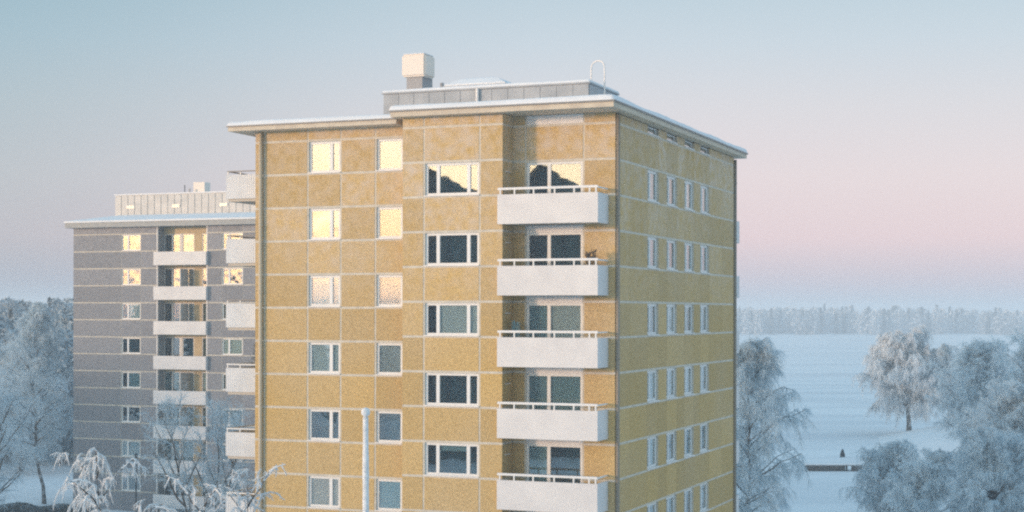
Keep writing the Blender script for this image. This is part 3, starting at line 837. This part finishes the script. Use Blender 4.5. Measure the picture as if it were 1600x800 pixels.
T['curly_b'] = tree_meshes('curly_b', 'frost_thick', 1.5, seed=47, h=12.2, R=1.5, cb=.6, n1=11, n2=5, n3=5, nr=5, rise=(1.1, .6), bend=-.15, droop=.5, rl=.09, rw=.016, r0=.09, l2=.42, l3=.34,
                           prof=lambda x: .35 + .65 * (1 - x) ** .7)
def tree(kind, name, x, y, label, cat='tree', scale=1.0, rz=0.0, group=None, sz=None):
    o = tag(empty(name, (x, y, gz(x, y) - .05), rz), label, cat, group)
    o.scale = (scale, scale, sz or scale)
    link('trunk', T[kind][0], o); link('crown', T[kind][1], o)
    return o
G = 'frosted trees along the lake shore'
tree('birch', 'birch_tree', -39.3, 134.0, 'tall frosted birch left of the grey block', scale=1.0, rz=.4)
tree('bare', 'bare_tree', -36.2, 112.0, 'bare frosted tree with dark limbs cut by the left edge', scale=1.05, rz=1.9)
tree('broad', 'broadleaf_tree', -49.5, 160.0, 'broad frosted tree behind the tall birch at the left edge', scale=1.0, rz=2.6)
tree('bare', 'bare_tree', -17.6, 95.0, 'many-stemmed bare tree in front of the grey block\'s lower balconies', scale=1.0, rz=.7)
tree('curly', 'young_tree', -10.25, 40.0, 'snow-crusted drooping treetop at bottom left before the grey block', scale=1.0, rz=2.2)
tree('curly_b', 'young_tree', -8.0, 39.0, 'snow-crusted twigs arching below the many-stemmed bare tree', scale=.985, rz=.3)
tree('curly_b', 'young_tree', -6.3, 41.0, 'snow-crusted twigs rising against the yellow block\'s left corner', scale=1.0, rz=3.4)
tree('birch_b', 'birch_tree', 14.4, 101.0, 'frosted birch rising beside the yellow block\'s right corner', scale=.95, rz=.9, group=G)
tree('willow', 'willow_tree', 58.8, 236.0, 'big pale frosted weeping tree on the snowy lake point', scale=1.05, rz=.3, group=G)
tree('birch', 'birch_tree', 63.5, 232.0, 'dark-trunked frosted tree just right of the weeping tree', scale=.70, rz=1.3, group=G)
tree('broad', 'broadleaf_tree', 53.2, 182.0, 'tall rounded frosted tree right of the weeping tree', scale=1.05, rz=.5, group=G)
tree('broad', 'broadleaf_tree', 57.6, 172.0, 'tall frosted tree cut by the right edge of the picture', scale=1.1, rz=2.5, group=G)
tree('broad_b', 'broadleaf_tree', 33.9, 141.0, 'small frosted tree before the right end of the jetty', scale=.73, rz=.2, group=G)
tree('broad_b', 'broadleaf_tree', 31.5, 123.0, 'frosted crown right below the snowy lake point', scale=.62, rz=1.4, group=G)
tree('broad', 'broadleaf_tree', 44.5, 140.0, 'dense frosted tree at the right edge below the tall trees', scale=.80, rz=3.1, group=G)
tree('broad_b', 'broadleaf_tree', 45.0, 150.0, 'frosted tree between the weeping tree and the bottom right corner', scale=.86, rz=1.4, group=G)
tree('broad_b', 'broadleaf_tree', 37.0, 120.0, 'low frosted crown at the bottom edge holding a dark nest', scale=.74, rz=4.1, group=G)
tree('broad_b', 'broadleaf_tree', 38.6, 133.0, 'frosted crown between the small shore tree and the right edge', scale=.70, rz=2.2, group=G)
tree('broad', 'broadleaf_tree', 44.2, 124.0, 'low frosted crown in the bottom right corner', scale=.66, rz=5.0, group=G)

# far woods: one mass each
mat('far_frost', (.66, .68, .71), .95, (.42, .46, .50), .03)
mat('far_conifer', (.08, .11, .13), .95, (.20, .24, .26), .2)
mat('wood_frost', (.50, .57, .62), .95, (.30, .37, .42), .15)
def wood(name, pts, hs, rs, conif, m, size, seed, label, fm='far_frost'):
    rng = np.random.default_rng(seed)
    pts = np.asarray(pts, float); n = len(pts)
    hs = np.asarray(hs, float)[:, None]; rs = np.asarray(rs, float)[:, None]; cf = np.asarray(conif, bool)[:, None]
    t = rng.random((n, m)) ** .8
    rad_b = np.sqrt(np.clip(1 - (2 * (.12 + .88 * t) - 1.0) ** 2, .02, 1)); rad_c = 1.02 - t
    rad = np.where(cf, rad_c * .8, rad_b) * rs * np.sqrt(rng.random((n, m)))
    lump = 1 + .25 * np.sin(t * 23 + rng.random((n, 1)) * 9)
    a = rng.random((n, m)) * 2 * PI
    c = np.stack([pts[:, 0:1] + rad * lump * np.cos(a), pts[:, 1:2] + rad * lump * np.sin(a), pts[:, 2:3] + hs * (.06 + .94 * t)], -1).reshape(-1, 3)
    N = len(c)
    u = rng.standard_normal((N, 3)); u[:, 2] *= 1.3; u /= np.linalg.norm(u, axis=1, keepdims=True)
    w = np.cross(u, rng.standard_normal((N, 3))); w /= np.linalg.norm(w, axis=1, keepdims=True)
    s = size * rng.uniform(.5, 1.3, (N, 1))
    V = np.stack([c - u * s, c + w * s * .4, c + u * s, c - w * s * .4], 1).reshape(-1, 3)
    Q = np.arange(N * 4).reshape(N, 4)
    mi = np.repeat(np.broadcast_to(cf, (n, m)).reshape(-1).astype(int), 1)
    o = link(name, np_mesh(name, V, Q, [fm, 'far_conifer'], False, mi))
    return tag(o, label, 'woodland', kind='stuff')
rng = np.random.default_rng(5)
# far shore of the lake
n = 900
px = rng.uniform(-420, 900, n); py = 1214 + rng.uniform(0, 110, n)
hh = rng.uniform(14, 20, n) + (py - 1214) * .035; cf = rng.random(n) < .3
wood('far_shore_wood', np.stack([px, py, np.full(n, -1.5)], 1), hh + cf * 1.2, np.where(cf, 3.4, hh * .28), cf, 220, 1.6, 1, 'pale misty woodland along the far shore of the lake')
# wood on the left, behind the grey block
n = 330
py = rng.uniform(168, 340, n); px = (rng.uniform(-90, 210, n) - 800) / 2490 * py
hh = rng.uniform(11, 16.5, n); cf = (rng.random(n) < .35) & (py > 210)
hh = np.where(py > 270, hh + 2.5, hh)
wood('birch_wood', np.stack([px, py, np.zeros(n)], 1), hh, np.where(cf, 2.6, hh * .27), cf, 620, .55, 2, 'frosted woodland on the left behind the grey block', 'wood_frost')
# spruces behind the camera: what the lower windows mirror
n = 160
px = rng.uniform(-260, -90, n); py = rng.uniform(-260, 60, n)
keep = np.hypot(px + 84, py + 22) > 30; px, py = px[keep], py[keep]; n = len(px)
hh = rng.uniform(11, 14.5, n)
wood('spruce_wood', np.stack([px, py, np.zeros(n)], 1), hh, np.full(n, 3.4), np.ones(n, bool), 160, 1.3, 3, 'dark spruce woodland mirrored in the lower windows')
n = 110  # second wood, out of view, added to shade the trees on the left
px = rng.uniform(-200, -80, n); py = rng.uniform(62, 165, n)
hh = rng.uniform(13.5, 17.5, n)
wood('spruce_wood', np.stack([px, py, np.zeros(n)], 1), hh, np.full(n, 3.2), np.ones(n, bool), 160, 1.3, 4, 'unseen spruce woodland added beyond the left edge to shade the left trees and grey block')
# unseen block beyond the left edge, added to shade the low lakeside trees
shade_block = tag(empty('apartment_building', (-73, 73, 0), 0), 'unseen ochre block added beyond the left edge to shade the lakeside trees', 'building')
box('wall', -7, 7, -17, 17, 0, 19, 'ochre', shade_block); box('roof', -7.6, 7.6, -17.6, 17.6, 19.003, 19.4, 'fascia_grey', shade_block)
for k in range(6):
    for j in range(9):
        f = box('window', 7.002, 7.06, -15.8 + j * 3.8, -14.2 + j * 3.8, 1.6 + k * 2.9, 3.0 + k * 2.9, 'frame_white', shade_block)
        box('pane', 7.062, 7.07, -15.72 + j * 3.8, -14.28 + j * 3.8, 1.68 + k * 2.9, 2.92 + k * 2.9, 'room_dark', f)
# clipped hedge in the bottom left corner
def hedge():
    rng = np.random.default_rng(8)
    n = 9000
    c = np.stack([rng.uniform(-47, -33.5, n), rng.uniform(-.6, .6, n), rng.random(n) ** .7 * .85], 1)
    c[:, 2] *= .85 + .15 * np.sin(c[:, 0] * 1.7)
    c[:, 1] += 128.5 + (c[:, 0] + 40) * -.25
    u = rng.standard_normal((n, 3)); u /= np.linalg.norm(u, axis=1, keepdims=True)
    w = np.cross(u, rng.standard_normal((n, 3))); w /= np.linalg.norm(w, axis=1, keepdims=True)
    V = np.stack([c - u * .13, c + w * .06, c + u * .13, c - w * .06], 1).reshape(-1, 3)
    h = tag(link('hedge', np_mesh('hedge', V, np.arange(n * 4).reshape(n, 4), ['evergreen'])), 'dark low hedge at the foot of the grey block', 'hedge')
hedge()

# ------------------------------------------------------------------ flagpole, jetty and small things
fp = tag(empty('flagpole', (-3.62, 40.0, gz(-3.6, 40) - .02)), 'frost-covered flagpole with ball top before the yellow block', 'flagpole')
zt = EYE - 2.62
rngp = random.Random(3)
pts = [(-.05 * (z / zt) - .0, 0, z) for z in np.linspace(0, zt, 40)]
link('pole', MB().tube(pts, [(.105 - .03 * i / 39) * (1 + rngp.uniform(-.09, .09)) for i in range(40)], 12).mesh('pole', 'frost_pole', True), fp)
link('ball', MB().lathe([(.0, zt - .02), (.05, zt), (.055, zt + .03), (.10, zt + .07), (.115, zt + .13), (.10, zt + .19), (.06, zt + .235), (.0, zt + .25)], 16, (-.05, 0)).mesh('ball', 'frost_pole', True), fp)

jt = tag(empty('jetty', (33.3, 182, LAKE_Z)), 'dark low wooden jetty on the frozen lake', 'jetty')
for k in range(46):
    box('plank', k * .31, k * .31 + .29, -.9, .9, .62, .70, 'plank', jt)
box('beam', 0, 5.1 - .6, -.93, -.80, .02, .60, 'plank', jt); box('beam', 5.3, 9.7, -.93, -.80, .02, .60, 'plank', jt); box('beam', 10.8, 14.2, -.93, -.80, .05, .60, 'plank', jt)
for x in (.3, 4.7, 9.6, 13.8):
    for y in (-.7, .7): box('post', x, x + .2, y - .1, y + .1, -.6, .6, 'plank', jt)
snow_slab('snow_cover', 0, 14.2, -.9, .9, .70, .16, jt, 9, .4, .15)
mk = tag(empty('marker_post', (41.3, 199, LAKE_Z)), 'small dark pointed marker on the lake snow beyond the jetty', 'marker')
link('body', MB().lathe([(.0, 0), (.30, .0), (.32, .35), (.22, .62), (.08, .95), (.0, 1.05)], 12).mesh('body', 'dark_cloth', True), mk)
nest = tag(empty('bird_nest', (34.9, 115.6, 2.8)), 'dark nest-like clump of twigs in a frosted tree at lower right', 'nest')
def nestm():
    rng = random.Random(2); mb = MB()
    for k in range(110):
        a = rng.uniform(0, 2 * PI); b = rng.uniform(-.5, .5) * PI; r = .36 * rng.uniform(.6, 1)
        p = Vector((r * math.cos(a) * math.cos(b), r * math.sin(a) * math.cos(b), .3 + r * .85 * math.sin(b)))
        d = Vector((-math.sin(a), math.cos(a), rng.uniform(-.8, .8))).normalized() * rng.uniform(.12, .3)
        mb.tube([p - d, p + d], .022, 4)
    link('twigs', mb.mesh('twigs', 'dark_cloth'), nest)
nestm()
lp = tag(empty('lamp_post', (-26.4, 112.0, gz(-26.4, 112))), 'thin dark lamp post before the grey block\'s lower windows', 'lamp post')
link('pole', MB().tube([(0, 0, 0), (0, 0, 6.0)], [.07, .045], 8).mesh('pole', 'dark_iron', True), lp)
link('lamp_head', MB().lathe([(.0, 6.0), (.11, 6.02), (.14, 6.2), (.05, 6.3), (.0, 6.32)], 10).mesh('lamp_head', 'dark_iron', True), lp)
# on the balconies (positions in the yellow block's own axes)
MW = Matrix.Translation((4.022, 62.2, 0)) @ Matrix.Rotation(RZ, 4, 'Z')
def onb(x, y, z): return tuple(MW @ Vector((x, y, z)))
def shrub(name, loc, h, r, m, seed, label, pot=True):
    rng = random.Random(seed)
    o = tag(empty(name, loc), label, 'plant')
    if pot: link('pot', MB().lathe([(.0, 0), (.14, 0), (.19, .3), (.17, .3), (.0, .26)], 12).mesh('pot', 'dark_iron'), o)
    mb = MB()
    for k in range(190):
        a = rng.uniform(0, 2 * PI); rr = r * math.sqrt(rng.random()); z = .28 + (h - .28) * rng.random()
        p = Vector((rr * math.cos(a) * (1.1 - .7 * z / h), rr * math.sin(a) * (1.1 - .7 * z / h), z))
        d = Vector((math.cos(a) * .5, math.sin(a) * .5, rng.uniform(.3, 1))).normalized() * rng.uniform(.10, .22)
        mb.tube([p, p + d], [.022, .008], 4, False)
    mb.tube([(0, 0, .2), (0, 0, h * .9)], .02, 5)
    link('foliage', mb.mesh('foliage', m), o)
shrub('potted_shrub', onb(-.75, -.75, R0(3.63 - 2.8)), 1.50, .34, 'plank', 3, 'bare dark potted shrub on the second balcony from the top')
shrub('potted_shrub', onb(-3.95, -.55, R0(3.63 - 5.6)), 1.55, .16, 'blind_teal', 5, 'slim grey-blue potted plant on the third balcony from the top')
shrub('potted_shrub', onb(-16.8, 1.6, R0(4.95 - 8.4)), 2.1, .62, 'evergreen', 6, 'dark bushy plant on a ribbed balcony at the yellow block\'s left end')

# ------------------------------------------------------------------ winter haze
hz = bpy.data.materials.new('haze'); hz.use_nodes = True
t = hz.node_tree; t.nodes.clear()
o = t.nodes.new('ShaderNodeOutputMaterial'); pv = t.nodes.new('ShaderNodeVolumePrincipled')
pv.inputs['Color'].default_value = (.86, .92, .98, 1); pv.inputs['Density'].default_value = .0009; pv.inputs['Anisotropy'].default_value = .1
t.links.new(pv.outputs[0], o.inputs['Volume']); MATS['haze'] = hz
tag(link('haze', MB().box(-3100, 3200, -1300, 3200, -5.2, 30).mesh('haze', 'haze')), 'thin cold winter haze over the lake and yards', kind='stuff')
